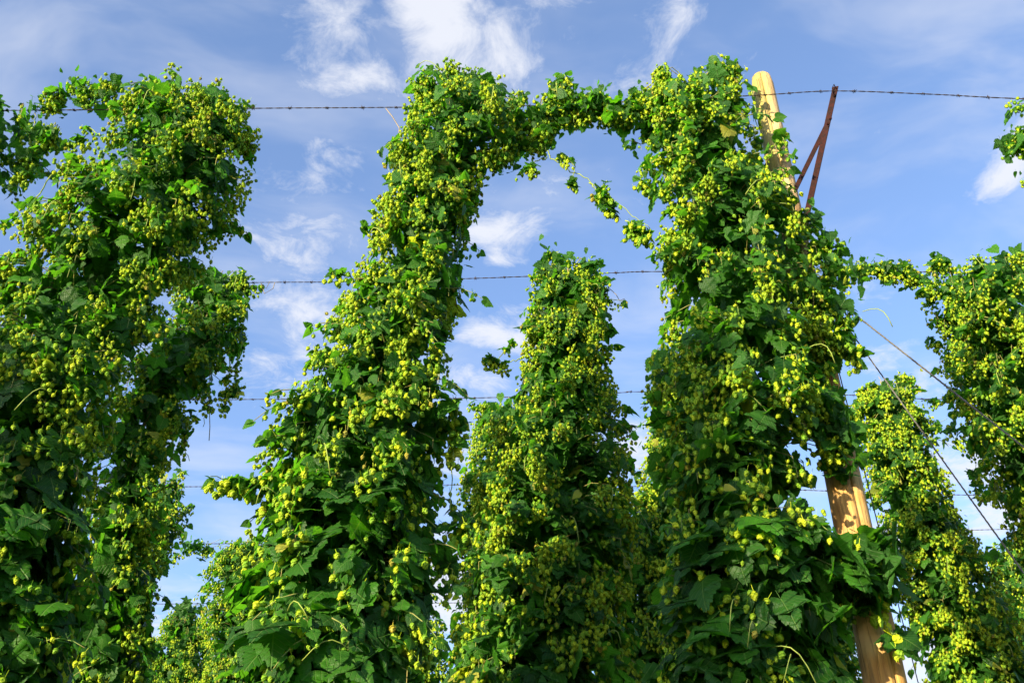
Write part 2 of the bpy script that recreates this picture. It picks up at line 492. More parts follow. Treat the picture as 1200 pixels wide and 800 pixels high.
def grow(label, row, prof, blobs=(), twigs=(), seed=0, cones=1.0, lush=1.0, leafsize=1.0, group=None, Y=None, world=False, shape=1.0, big_low=1.0, parts=True):
    """prof: (photo y, left x, right x) of the outline in the plane of its wire."""
    rg = random.Random(seed * 77 + 5)
    p = Plant()
    p.label, p.group, p.seed, p.parts = label, group, seed, parts
    Y = Y if Y is not None else DROW[row]
    p.Y = Y
    if Y > 5: lush *= 1.3
    if world:
        zs = [a[0] for a in prof]; cx = [(a[1] + a[2]) / 2 for a in prof]; hw = [(a[2] - a[1]) / 2 for a in prof]
    else:
        zs, cx, hw = [], [], []
        for (y, xl, xr) in prof:
            a, b = at(xl, y, Y), at(xr, y, Y)
            zs.append(a.z); cx.append((a.x + b.x) / 2); hw.append((b.x - a.x) / 2)
        # below the frame the plant narrows down to its bare foot
        zl, cl, wl = zs[-1], cx[-1], hw[-1]
        for (q, f) in ((0.75, 0.85), (0.45, 0.6), (0.2, 0.35)):
            zs.append(0.4 + (zl - 0.4) * q); cx.append(cl); hw.append(max(0.12, min(wl * f, 0.5)))
    order = np.argsort(zs)
    zs = np.array(zs)[order]; cx = np.array(cx)[order]; hw = np.array(hw)[order]
    p.zs, p.cx, p.hw = zs, cx, hw
    ax = lambda z: Vector((float(np.interp(z, zs, cx)), Y, z))
    p.ax = ax
    dist = math.hypot(Y, 3.5)
    # clusters over the shell
    cl = []
    dz = 0.02
    zz = np.arange(zs[0] + .03, zs[-1] - 0.09, dz)
    step_area = 0.0
    ztop = zs[-1]
    for z in zz:
        w = float(np.interp(z, zs, hw))
        b = min(0.30 + 0.25 * w, w * 0.85 + .04)
        if not world: b *= max(.3, min(1.0, (ztop - z) / .55)) ** .6
        per = math.pi * (w + b)
        dens = 56 * lush * shape
        low = 1.0 if z > 2.4 else 0.6
        step_area += per * dz * dens * low
        while step_area > 1:
            step_area -= 1
            th = rg.uniform(0, 2 * math.pi)
            nx, ny = math.cos(th), math.sin(th)
            nv = noise.noise(Vector((nx * 1.3 + seed * 7.1, ny * 1.3, z * 1.7)))
            nf = noise.noise(Vector((nx * 3 + seed * 3.1, ny * 3, z * 4.6)))
            if nf < -0.42 and rg.random() < .7: continue          # holes in the foliage
            s = 0.99 + 0.20 * nv + 0.26 * nf
            s = min(s * rg.uniform(0.80, 1.04), 1.03)
            wi = max(w - 0.045, 0.03); bi = max(b - 0.04, 0.03)
            q = Vector((nx * wi * s, ny * bi * s, rg.uniform(-.05, .05)))
            outn = Vector((nx / max(w, .05), ny / max(b, .05), 0.0)).normalized()
            outn.z = 0.3 * max(0, 1 - (ztop - z) / 0.25)
            cl.append((ax(z) + q, outn.normalized(), w))
    for (bx, by, br) in blobs:
        c = at(bx, by, Y)
        r = (at(bx + br, by, Y) - c).length
        n = max(3, int(4 * math.pi * r * r * 150))
        for i in range(n):
            d = Vector((rg.gauss(0, 1), rg.gauss(0, 1), rg.gauss(0, 1))).normalized()
            cl.append((c + Vector((d.x * r * .8, d.y * r * .7, d.z * r * .8)) * rg.uniform(.3, 1), d, r))
    p.clusters = cl
    L = []; Cn = []; tw = []
    for (c, n, w) in cl:
        lowf = min(1.0, max(0.0, (4.45 - c.z) / 1.5)) * big_low        # leaves are larger low down
        # leaves
        nl = 7 if rg.random() < .5 else 6
        for i in range(nl):
            inner = rg.random() ** 1.4 * .13
            pos = c - n * inner + Vector((rg.uniform(-.06, .06), rg.uniform(-.06, .06), rg.uniform(-.06, .06)))
            big = rg.random() < 0.09 + 0.32 * lowf
            if big:
                sz = rg.uniform(.060, .10) * leafsize * (1 + .85 * lowf)
                var = rg.choice((0, 1, 0, 2)) if lowf > .25 else rg.choice((2, 3, 0))
            else:
                sz = rg.uniform(.024, .052) * leafsize * (1 + .55 * lowf)
                var = rg.choice((2, 3, 4, 5))
            nn = (n * rg.uniform(.4, 1.0) + Vector((0, 0, rg.uniform(.15, 1.0))) + Vector((rg.gauss(0, .38), rg.gauss(0, .38), rg.gauss(0, .25)))).normalized()
            tip = (Vector((0, 0, -1)) * rg.uniform(.3, 1.1) + n * rg.uniform(.1, .7) + Vector((rg.gauss(0, .5), rg.gauss(0, .5), 0)))
            tip = (tip - nn * tip.dot(nn)).normalized()
            xax = tip.cross(nn)
            L.append((pos, Matrix((xax, tip, nn)).transposed().to_euler(), sz, var))
        # deeper leaves that close the body of the plant
        for i in range(3 if w > .12 else 0):
            inner = rg.uniform(.15, .75) * min(w, .45)
            pos = c - n * inner + Vector((rg.uniform(-.08, .08), rg.uniform(-.08, .08), rg.uniform(-.08, .08)))
            nn = (n * .6 + Vector((rg.gauss(0, .5), rg.gauss(0, .5), rg.uniform(-.2, .9)))).normalized()
            tip = Vector((rg.gauss(0, .6), rg.gauss(0, .6), -.8)); tip = (tip - nn * tip.dot(nn)).normalized()
            L.append((pos, Matrix((tip.cross(nn), tip, nn)).transposed().to_euler(), rg.uniform(.07, .11) * leafsize * (1 + .6 * lowf), rg.choice((0, 1, 2, 3))))
        # cones
        cz = cones * (1.0 - 0.68 * lowf) * max(.15, 1.0 + 1.5 * noise.noise(c * 2.6 + Vector((seed, 0, 0)))) * 1.65
        k = rg.choice((0, 2, 8, 11, 14, 17)) * cz * 1.0
        k = int(k) + (rg.random() < k - int(k))
        cs = 0.0234 * (1 + .46 * lowf)
        for i in range(k):
            g_ = lambda q: max(-1.4 * q, min(1.4 * q, rg.gauss(0, q)))
            off = Vector((g_(.028), g_(.028), g_(.036) - .01)) * (1 + .4 * lowf)
            pos = c + n * rg.uniform(-.02, .018) + off
            e = Euler((rg.gauss(0, .38), rg.gauss(0, .38), rg.uniform(0, 6.28)))
            Cn.append((pos, e, cs * rg.uniform(.66, 1.24), rg.choice((0, 1, 1, 2))))
        if rg.random() < .7:
            a0 = ax(max(min(c.z + .04, ztop - .1), .3)) if (c - ax(min(c.z, ztop))).length < .5 else c + Vector((rg.uniform(-.06, .06), 0, .05))
            a0 = a0 + (c - a0) * 0.35
            tw.append((a0, (a0 + c) / 2 + Vector((0, 0, rg.uniform(.0, .08))), c, c + Vector((0, 0, -.05))))
    # side shoots that stand off the body and make its outline ragged
    for i in range(int(len(cl) * .13)):
        c, n, w = rg.choice(cl)
        if w < .12 or c.z > ztop - .22: continue
        d = (n + Vector((rg.gauss(0, .5), rg.gauss(0, .5), rg.uniform(-.7, .7)))).normalized()
        le = rg.uniform(.07, .20)
        pts = [c + d * le * t + Vector((0, 0, -.10 * le / .2 * t * t)) for t in (0, .35, .7, 1)]
        tw.append(tuple(pts))
        for q in pts[1:]:
            for j in range(rg.choice((1, 2, 2))):
                nn = (Vector((0, 0, rg.uniform(.1, 1))) + n * .5 + Vector((rg.gauss(0, .5), rg.gauss(0, .5), 0))).normalized()
                tip = d * .7 + Vector((rg.gauss(0, .5), rg.gauss(0, .5), -.5)); tip = (tip - nn * tip.dot(nn)).normalized()
                L.append((q, Matrix((tip.cross(nn), tip, nn)).transposed().to_euler(), rg.uniform(.035, .07) * leafsize, rg.choice((2, 3, 5))))
            for j in range(rg.choice((0, 1, 3)) if cones > .5 else 0):
                Cn.append((q + Vector((rg.gauss(0, .014), rg.gauss(0, .014), rg.uniform(-.05, 0))), Euler((rg.gauss(0, .3), rg.gauss(0, .3), rg.uniform(0, 6))),
                           .027 * rg.uniform(.7, 1.15), rg.choice((0, 1, 2))))
    p.twigs = tw
    # drooping runners: polylines in photo pixels with foliage along them
    p.runners = []
    for (pts, k, sz) in twigs:
        P3 = [at(x, y, Y + dy) for (x, y, dy) in [(t + (0,))[:3] for t in pts]]
        # round the polyline
        cur = []
        for i in range(len(P3) - 1):
            for j in range(6):
                t = j / 6
                cur.append(P3[i].lerp(P3[i + 1], t) + Vector((rg.gauss(0, .004), rg.gauss(0, .006), rg.gauss(0, .004))))
        cur.append(P3[-1])
        p.runners.append(cur)
        tot = len(cur)
        for i in range(k):
            c = cur[min(tot - 1, int(rg.random() ** .8 * tot))]
            n = Vector((rg.gauss(0, 1), rg.gauss(0, .6), rg.gauss(0, .5))).normalized()
            for j in range(2):
                nn = (Vector((0, -.3, rg.uniform(.1, 1))) + Vector((rg.gauss(0, .5), rg.gauss(0, .5), 0))).normalized()
                tip = Vector((rg.gauss(0, .7), rg.gauss(0, .4), -.8)); tip = (tip - nn * tip.dot(nn)).normalized()
                pos = c + n * rg.uniform(.0, .03)
                L.append((pos, Matrix((tip.cross(nn), tip, nn)).transposed().to_euler(), rg.uniform(.045, .085) * sz, rg.choice((2, 3, 0, 5))))
            for j in range(int(rg.uniform(2, 7) * min(1.5, cones))):
                Cn.append((c + Vector((rg.gauss(0, .022), rg.gauss(0, .02), rg.uniform(-.085, -.01))), Euler((rg.gauss(0, .3), rg.gauss(0, .3), rg.uniform(0, 6))),
                           0.032 * sz * rg.uniform(.8, 1.15), rg.choice((0, 1, 2))))
    p.leaves, p.cones = L, Cn
    PLANTS.append(p)
    return p


#PLANTS_BEGIN
G1 = 'hop plants trained up to the trellis wires'
grow('large leaning hop plant filling the left edge, its head on the nearest wire', 1,
     [(100, 158, 285), (112, 138, 300), (130, 132, 308), (160, 128, 310), (185, 112, 302), (210, 90, 292), (240, 62, 276), (270, 42, 252), (300, 18, 243), (350, -25, 208),
      (400, -55, 176), (450, -75, 155), (520, -95, 132), (600, -115, 112), (700, -135, 98), (800, -145, 92)],
     blobs=[(92, 98, 7), (108, 106, 8), (105, 118, 7), (125, 108, 12)],
     twigs=[([(130, 115), (105, 108), (86, 96)], 5, .8), ([(118, 160), (104, 150), (96, 166)], 4, .8), ([(60, 205), (30, 250), (2, 260)], 4, .8)], seed=1, group=G1, lush=1.1)
grow('head of a hop plant cut off by the top left edge of the view', 1,
     [(104, -190, 20), (118, -200, 50), (135, -210, 66), (155, -215, 70), (175, -220, 52), (195, -225, 10), (215, -240, -25), (250, -320, -160), (300, -400, -290), (400, -440, -350), (600, -520, -430), (800, -600, -500)],
     blobs=[(62, 118, 13), (55, 160, 16), (30, 185, 12), (30, 200, 8)],
     twigs=[([(40, 180), (28, 200), (10, 215)], 5, .8), ([(75, 170), (90, 165), (100, 160)], 3, .8), ([(35, 150), (34, 180), (36, 205)], 4, .8)], seed=2, group=G1)
grow('tall hop plant left of centre with a crooked head bowed to the right', 1,
     [(84, 492, 565), (95, 480, 590), (112, 472, 612), (130, 468, 622), (150, 462, 628), (170, 458, 612), (190, 452, 584), (212, 447, 572), (245, 440, 563), (275, 436, 556), (300, 420, 553),
      (325, 404, 550), (360, 396, 548), (400, 382, 545), (440, 358, 542), (470, 335, 540), (505, 322, 538), (545, 312, 530), (590, 300, 522), (640, 298, 516), (700, 290, 515), (760, 280, 522), (800, 275, 530)],
     blobs=[(508, 86, 7), (600, 165, 18), (612, 150, 16), (595, 182, 10), (555, 95, 12), (470, 178, 8), (560, 205, 10)],
     twigs=[([(315, 575), (290, 562), (268, 560), (246, 558, -.1)], 10, 1.15), ([(535, 470), (530, 540), (528, 600)], 7, 1.1), ([(480, 590), (520, 625), (560, 600)], 6, 1.1), ([(410, 320), (396, 318)], 3, 1),
            ([(500, 90), (508, 80)], 2, .7), ([(505, 640), (530, 670), (520, 690)], 4, .9)], seed=3, group=G1, lush=1.15)
P3 = grow('broad hop plant crowding the wooden pole, big dark leaves at its foot', 1,
     [(80, 775, 862), (95, 752, 874), (118, 742, 884), (150, 742, 894), (180, 746, 905), (210, 752, 922), (240, 758, 942), (270, 762, 955), (300, 766, 972), (330, 770, 978), (360, 764, 976),
      (400, 757, 978), (430, 753, 962), (455, 752, 966), (490, 756, 975), (520, 762, 962), (545, 766, 945), (600, 770, 945), (630, 772, 968), (660, 774, 995), (690, 775, 1000), (712, 775, 978), (760, 772, 965), (800, 768, 960)],
     blobs=[(850, 84, 14), (762, 128, 16), (738, 132, 16), (712, 128, 15), (690, 124, 18), (664, 122, 22), (648, 134, 22), (636, 152, 16), (655, 108, 15), (625, 166, 12), (672, 132, 20), (700, 118, 14), (725, 136, 16), (750, 118, 14), (660, 100, 10), (990, 372, 14), (975, 320, 16), (978, 400, 16), (968, 478, 22), (980, 505, 22), (978, 528, 16), (960, 400, 22), (962, 440, 12), (1002, 650, 15), (1016, 664, 18), (1020, 684, 13), (985, 660, 17), (970, 290, 18), (945, 260, 16), (958, 350, 22)],
     twigs=[([(628, 158), (638, 172), (648, 188), (680, 205), (706, 222), (738, 250), (762, 268)], 0, 1.0), ([(640, 184), (628, 190), (616, 200)], 6, .8), ([(655, 182), (674, 194), (672, 210)], 6, .85),
            ([(690, 214), (700, 222), (712, 212)], 3, .9), ([(702, 226), (722, 246), (712, 240)], 8, 1.1), ([(735, 258), (746, 266), (756, 272)], 9, 1.1), ([(752, 212), (758, 222)], 3, 1.0), ([(970, 350), (990, 380), (1002, 425)], 7, 1.1), ([(880, 100), (886, 130), (884, 165)], 4, .9), ([(905, 180), (915, 150), (918, 165)], 3, .9),
            ([(1010, 660), (1040, 735), (1052, 745)], 4, 1.6), ([(845, 80), (872, 82)], 2, .8)],
     seed=4, group=G1, lush=1.15)
grow('hop leaves poking in at the top right edge under the nearest wire', 1,
     [(112, 1204, 1380), (160, 1196, 1390), (200, 1210, 1400), (300, 1260, 1440), (500, 1330, 1520), (800, 1400, 1620)],
     blobs=[(1196, 124, 7), (1193, 168, 14)], twigs=[([(1205, 150), (1190, 160), (1188, 185)], 4, .8)], seed=5, group=G1)
grow('narrow sunlit hop plant rising in the centre between the two tallest plants', 2,
     [(300, 636, 695), (315, 624, 706), (335, 618, 714), (365, 611, 718), (400, 606, 718), (430, 606, 716), (455, 606, 722), (480, 585, 730), (510, 570, 738), (545, 560, 744), (590, 555, 746), (640, 546, 744), (720, 538, 738), (800, 532, 730)],
     blobs=[(648, 300, 8), (690, 312, 12)], twigs=[([(716, 330), (708, 350), (732, 352)], 3, .7), ([(610, 420), (592, 425), (572, 418)], 8, .8), ([(600, 400), (586, 418), (584, 432)], 5, .8), ([(545, 560), (600, 620), (660, 640), (740, 625)], 14, 1.1)],
     seed=6, group=G1, lush=1.1, cones=1.75)
grow('hop plant half hidden behind the left edge plant, long strands trailing right', 2,
     [(316, 232, 292), (330, 205, 300), (350, 195, 297), (380, 182, 296), (410, 165, 284), (435, 150, 262), (460, 135, 240), (490, 122, 225), (530, 108, 208), (580, 95, 195), (640, 82, 188), (720, 72, 180), (800, 62, 172)],
     blobs=[(282, 330, 12), (225, 325, 14)],
     twigs=[([(270, 420), (268, 450), (262, 485)], 8, .9), ([(285, 400), (275, 440), (280, 462)], 6, .8), ([(240, 440), (245, 470), (238, 500)], 6, .9), ([(290, 340), (305, 335)], 3, .8), ([(225, 480), (215, 520), (222, 540)], 6, .9)],
     seed=7, group=G1, lush=0.7, cones=1.4)
grow('dark hop plant at the right edge with a runner reaching left along its wire', 2,
     [(300, 1125, 1330), (315, 1095, 1345), (335, 1078, 1350), (360, 1082, 1355), (400, 1096, 1365), (440, 1112, 1375), (480, 1122, 1385), (515, 1132, 1395), (550, 1158, 1400), (590, 1172, 1410), (640, 1200, 1420), (720, 1230, 1440), (800, 1260, 1460)],
     blobs=[(1066, 322, 12), (1045, 318, 10), (1010, 315, 9), (995, 322, 7), (1030, 314, 8), (1100, 310, 10)],
     twigs=[([(1060, 322), (1020, 312), (988, 312)], 12, .9), ([(990, 318), (988, 330), (986, 340)], 3, .8), ([(1120, 480), (1118, 505), (1105, 505)], 4, .9), ([(1150, 540), (1140, 560), (1150, 585)], 5, .9), ([(1100, 400), (1085, 395)], 4, .9), ([(1195, 560), (1190, 600), (1180, 610)], 5, .9)],
     seed=8, group=G1, lush=1.3, cones=1.2)
grow('hop plant showing only its sunny left shoulder beside the central plant', 3,
     [(464, 566, 625), (480, 552, 650), (510, 544, 660), (550, 538, 665), (600, 534, 660), (660, 530, 655), (730, 525, 650), (800, 520, 645)],
     twigs=[([(560, 480), (550, 470)], 3, .8)], seed=9, group=G1, cones=1.1)
grow('yellow sunlit hop plant showing low between the centre and the broad plant', 3,
     [(446, 765, 830), (470, 755, 838), (520, 752, 842), (560, 745, 842), (600, 722, 842), (660, 708, 842), (730, 700, 840), (800, 694, 838)],
     seed=10, group=G1, cones=2.0)
grow('bright yellow hop plant just right of the wooden pole behind the guy lines', 3,
     [(440, 1008, 1050), (455, 1000, 1075), (480, 1000, 1085), (520, 1005, 1092), (560, 1018, 1108), (600, 1030, 1128), (640, 1038, 1150), (690, 1048, 1175), (740, 1062, 1195), (800, 1085, 1215)],
     blobs=[(1060, 445, 8)], twigs=[([(1085, 500), (1110, 490)], 4, .8), ([(1080, 470), (1095, 468)], 4, .8), ([(1095, 500), (1120, 515), (1138, 520)], 5, .9), ([(1070, 450), (1062, 440)], 3, .8)],
     seed=11, group=G1, cones=1.8)
grow('pale green far hop plant behind the trailing strands, its head on the fourth wire', 4,
     [(556, 180, 212), (570, 165, 220), (590, 158, 220), (620, 150, 214), (650, 148, 198), (680, 142, 182), (740, 135, 180), (800, 130, 180)],
     twigs=[([(215, 560), (212, 548)], 3, .8), ([(218, 600), (226, 590)], 3, .8)], seed=12, group=G1, cones=1.4)
grow('green hop plant glimpsed low between the broad plant and the pole', 4,
     [(640, 900, 985), (680, 915, 998), (740, 930, 1008), (800, 945, 1018)], seed=13, group=G1, cones=.8)
grow('far hop plant beneath the left-reaching cone twig, with a runner on its wire', 5,
     [(628, 275, 320), (640, 248, 335), (665, 238, 345), (700, 238, 350), (760, 232, 352), (800, 228, 356)],
     blobs=[(238, 643, 6), (225, 640, 5)], twigs=[([(250, 642), (228, 640), (205, 650)], 9, 1.0), ([(205, 645), (204, 655)], 2, .9)], seed=14, group=G1, cones=1.0)
grow('far green hop plant peeping out behind the lower right of the crooked plant', 5,
     [(610, 430, 498), (650, 430, 506), (700, 430, 508), (740, 430, 520), (800, 430, 545)], seed=15, group=G1)
grow('far sunlit hop plant in the bottom right corner under the far wires', 5,
     [(628, 1178, 1240), (645, 1155, 1260), (680, 1150, 1270), (740, 1150, 1280), (800, 1160, 1290)], seed=16, group=G1, cones=1.4)
grow('farthest small bright yellow hop plant at the bottom left', 6,
     [(702, 212, 236), (716, 192, 246), (740, 178, 252), (770, 168, 256), (800, 158, 260)], seed=17, group=G1, cones=1.4)
# the row behind the camera, out of view, whose shade falls on the foot of the nearest plants
for i, (x, t, hw_) in enumerate(((-9.3, 6.3, .5), (-6.85, 6.4, .55), (-5.3, 4.3, .25), (-3.56, 6.5, .42), (-2.15, 6.2, .36), (2.4, 6.1, .5))):
    grow('hop plant of the row behind the camera', 1, [(t, x - hw_ * .7, x + hw_ * .7), (t - .3, x - hw_, x + hw_), (3.4, x - hw_, x + hw_), (1.2, x - hw_ * .8, x + hw_ * .8), (0.5, x - .2, x + .2)],
         seed=30 + i, group='hop plants of the row behind the camera', Y=-0.7, world=True, lush=1.5, cones=.25, parts=False)
#PLANTS_END


# which leaves and cones show largest: paint all of them far to near into an id buffer
def visible_counts():
    W, H = 1200, 800
    buf = np.full((H, W), -1, np.int32)
    P = []; S = []; ids = []
    for pi, p in enumerate(PLANTS):
        if not p.parts: continue
        for kind, arr in ((0, p.leaves), (1, p.cones)):
            for i, (pos, e, sz, var) in enumerate(arr):
                off = e.to_matrix() @ Vector((0, .45, 0) if kind == 0 else (0, 0, -.5))
                P.append(pos + off * sz); S.append(sz * (.40 if kind == 0 else .42)); ids.append((pi, kind, i))
    A = np.array([tuple(v) for v in P]) - np.array(tuple(EYE))
    zc = A @ np.array(tuple(FWD)); xc = A @ np.array(tuple(RIGHT)); yc = A @ np.array(tuple(UP))
    px = 600 + F * xc / zc; py = 400 - F * yc / zc; pr = F * np.array(S) / zc
    ok = (zc > .5) & (px > -20) & (px < W + 20) & (py > -20) & (py < H + 20)
    order = np.argsort(-zc)
    for k in order:
        if not ok[k]: continue
        r = max(1, pr[k])
        x0, x1, y0, y1 = int(max(0, px[k] - r)), int(min(W, px[k] + r + 1)), int(max(0, py[k] - r)), int(min(H, py[k] + r + 1))
        if x1 > x0 and y1 > y0: buf[y0:y1, x0:x1] = k
    cnt = np.bincount(buf[buf >= 0], minlength=len(ids))
    res = {}
    for k, (pi, kind, i) in enumerate(ids):
        if cnt[k] > 0: res.setdefault((pi, kind), []).append((int(cnt[k]), i))
    return res


# geometry nodes: a point cloud mesh whose points carry one leaf or cone each
def scatter_group(name, nvar):
    g = bpy.data.node_groups.new(name, 'GeometryNodeTree')
    g.interface.new_socket('Geometry', in_out='INPUT', socket_type='NodeSocketGeometry')
    socks = [g.interface.new_socket('Piece %d' % i, in_out='INPUT', socket_type='NodeSocketObject') for i in range(nvar)]
    g.interface.new_socket('Geometry', in_out='OUTPUT', socket_type='NodeSocketGeometry')
    gi = g.nodes.new('NodeGroupInput'); go = g.nodes.new('NodeGroupOutput')
    join = g.nodes.new('GeometryNodeJoinGeometry')

    def attr(nm, dt):
        a = g.nodes.new('GeometryNodeInputNamedAttribute'); a.data_type = dt
        a.inputs['Name'].default_value = nm
        return [o for o in a.outputs if o.enabled and o.name == 'Attribute'][0]
    rot = attr('rot', 'FLOAT_VECTOR'); scl = attr('scl', 'FLOAT'); var = attr('var', 'INT')
    e2r = g.nodes.new('FunctionNodeEulerToRotation')
    g.links.new(rot, e2r.inputs[0])
    for i in range(nvar):
        oi = g.nodes.new('GeometryNodeObjectInfo')
        oi.transform_space = 'ORIGINAL'
        oi.inputs['As Instance'].default_value = False
        g.links.new(gi.outputs[1 + i], oi.inputs['Object'])
        cmp_ = g.nodes.new('FunctionNodeCompare'); cmp_.data_type = 'INT'; cmp_.operation = 'EQUAL'
        ins = [s for s in cmp_.inputs if s.enabled]
        g.links.new(var, ins[0]); ins[1].default_value = i
        iop = g.nodes.new('GeometryNodeInstanceOnPoints')
        g.links.new(gi.outputs[0], iop.inputs['Points'])
        g.links.new(cmp_.outputs[0], iop.inputs['Selection'])
        g.links.new(oi.outputs['Geometry'], iop.inputs['Instance'])
        g.links.new(e2r.outputs[0], iop.inputs['Rotation'])
        g.links.new(scl, iop.inputs['Scale'])
        g.links.new(iop.outputs[0], join.inputs[0])
    g.links.new(join.outputs[0], go.inputs[0])
    return g, [s.identifier for s in socks]


G_LEAF = scatter_group('scatter_leaves', len(LEAVES))
G_CONE = scatter_group('scatter_cones', len(CONES))


def mass(name, items, root, grp, sources):
    me = bpy.data.meshes.new(name)
    me.vertices.add(len(items))
    base = root.location
    me.vertices.foreach_set('co', np.array([tuple(i[0] - base) for i in items], np.float32).ravel())
    a = me.attributes.new('rot', 'FLOAT_VECTOR', 'POINT'); a.data.foreach_set('vector', np.array([tuple(i[1]) for i in items], np.float32).ravel())
    a = me.attributes.new('scl', 'FLOAT', 'POINT'); a.data.foreach_set('value', np.array([i[2] for i in items], np.float32))
    a = me.attributes.new('var', 'INT', 'POINT'); a.data.foreach_set('value', np.array([i[3] for i in items], np.int32))
    o = bpy.data.objects.new(name, me)
    col.objects.link(o); o.parent = root
    o['kind'] = 'stuff'
    md = o.modifiers.new('scatter', 'NODES')
    md.node_group = grp[0]
    for ident, src in zip(grp[1], sources):
        md[ident] = src
    return o


def plant_objects():
    vis = visible_counts()
    SRC = [[None] * len(LEAVES), [None] * len(CONES)]
    rest = []
    for pi, p in enumerate(PLANTS):
        foot = Vector((float(p.cx[0]), p.Y, 0))
        root = empty('hop_plant', foot)
        tag(root, p.label, 'hop plant', p.group)
        p.root = root
        rg = random.Random(p.seed + 400)
        used = [set(), set()]
        if p.parts:
            for kind, (nm, meshes, thr) in enumerate((('leaf', LEAVES, 26), ('hop_cone', CONES, 20))):
                arr = (p.leaves, p.cones)[kind]
                best = sorted(vis.get((pi, kind), []), reverse=True)
                best = [b for b in best if b[0] >= thr][:298]
                chosen = [i for (_, i) in best]
                have = {arr[i][3] for i in chosen}
                for i, it in enumerate(arr):                     # every mesh kind needs one real part to copy
                    if SRC[kind][it[3]] is None and it[3] not in have:
                        chosen.append(i); have.add(it[3])
                    if len(have) == len(meshes): break
                for i in chosen:
                    pos, e, sz, var = arr[i]
                    o = bpy.data.objects.new(nm, meshes[var])
                    col.objects.link(o); o.parent = root
                    o.location = pos - foot; o.rotation_euler = e; o.scale = (sz,) * 3
                    used[kind].add(i)
                    if SRC[kind][var] is None: SRC[kind][var] = o
        rest.append((p, root, [x for i, x in enumerate(p.leaves) if i not in used[0]], [x for i, x in enumerate(p.cones) if i not in used[1]]))
        # bines winding round their string, from the foot to the wire
        zt = float(p.zs[-1]) - 0.06
        zlist = np.linspace(0.02, zt, 46)
        for k in range(3):
            mb = MB(); pts = []
            for z in zlist:
                a = z * 3.1 + k * 2.1
                r = 0.02 + 0.02 * noise.noise(Vector((z, k, p.seed)))
                c = p.ax(max(z, float(p.zs[0])))
                pts.append(Vector((c.x - foot.x + r * math.cos(a), r * math.sin(a), z)))
            mb.tube(pts, [0.009 - 0.004 * i / 46 for i in range(46)], 6)
            mb.build('bine', M_BINE, root)
        mb = MB(); mb.tube([Vector((p.ax(max(z, float(p.zs[0]))).x - foot.x, 0, z)) for z in list(zlist[::3]) + [zt + .05]], 0.0035, 4)
        mb.build('twine', M_TWINE, root)
        mb = MB()
        for q in p.twigs:
            mb.tube([v - foot for v in q], [.0035, .0030, .0024, .0016], 3, cap=False)
        if mb.v:
            tag(mb.build('twig', M_BINE, root), kind='stuff')
        for cur in p.runners:
            mb = MB(); mb.tube([v - foot for v in cur], [.0042 - .0024 * i / len(cur) for i in range(len(cur))], 5)
            mb.build('runner', M_STALK, root)
        if p.parts:
            front = [c for c in p.clusters if c[1].y < -.75 and c[0].z > 1.5]
            for k in range(min(14, len(front) // 18)):
                c, n, w = rg.choice(front)
                a = c + n * .06; le = rg.uniform(.10, .22)
                side = Vector((rg.gauss(0, .4), -.15, rg.uniform(-1, -.2))).normalized()
                pts = [a + side * le * t + Vector((0, 0, .05 * math.sin(t * 3))) + n * .03 * math.sin(t * 3.1) for t in (0, .2, .4, .6, .8, 1)]
                mb = MB(); mb.tube([v - foot for v in pts], .0024, 4)
                mb.build('stalk', M_STALK, root)
    for (p, root, ls, cs) in rest:
        if ls: mass('leaf_mass', ls, root, G_LEAF, SRC[0])
        if cs: mass('cone_mass', cs, root, G_CONE, SRC[1])
    print('PLANTS', len(PLANTS), 'leaves', sum(len(p.leaves) for p in PLANTS), 'cones', sum(len(p.cones) for p in PLANTS))


# ------------------------------------------------------------------ ground
def build_ground():
    m, N = mat('meadow_soil')
    out = N.n('ShaderNodeOutputMaterial')
    tc = N.n('ShaderNodeTexCoord'); o = tc.outputs['Object']
    a = N.noise(o, 0.7, 5, 0.6); b = N.noise(o, 9, 5, 0.7)
    c = N.mix(N.ramp(a, 0.4, 0.6), (0.06, 0.10, 0.03, 1), (0.12, 0.085, 0.05, 1))
    c = N.mix(N.m('MULTIPLY', b, 0.5), c, (0.05, 0.07, 0.025, 1))
    p = N.n('ShaderNodeBsdfPrincipled'); N.link(c, p.inputs['Base Color']); p.inputs['Roughness'].default_value = 0.95
    bm = N.n('ShaderNodeBump'); bm.inputs['Distance'].default_value = 0.05; N.link(b, bm.inputs['Height']); N.link(bm.outputs[0], p.inputs['Normal'])
    N.link(p.outputs[0], out.inputs[0])
    V = []; Fc = []
    n = 60
    rad = [-1500 * (1 - i / 30) ** 3 if i < 30 else 1500 * ((i - 30) / 30) ** 3 for i in range(n + 1)]
    for y in rad:
        for x in rad:
            V.append((x, y, 0.05 * noise.noise(Vector((x * .6, y * .6, 0))) - 0.03))
    for j in range(n):
        for i in range(n):
            k = j * (n + 1) + i
            Fc.append((k, k + 1, k + n + 2, k + n + 1))
    tag(link_mesh('ground', V, Fc, m, None, True), kind='structure')


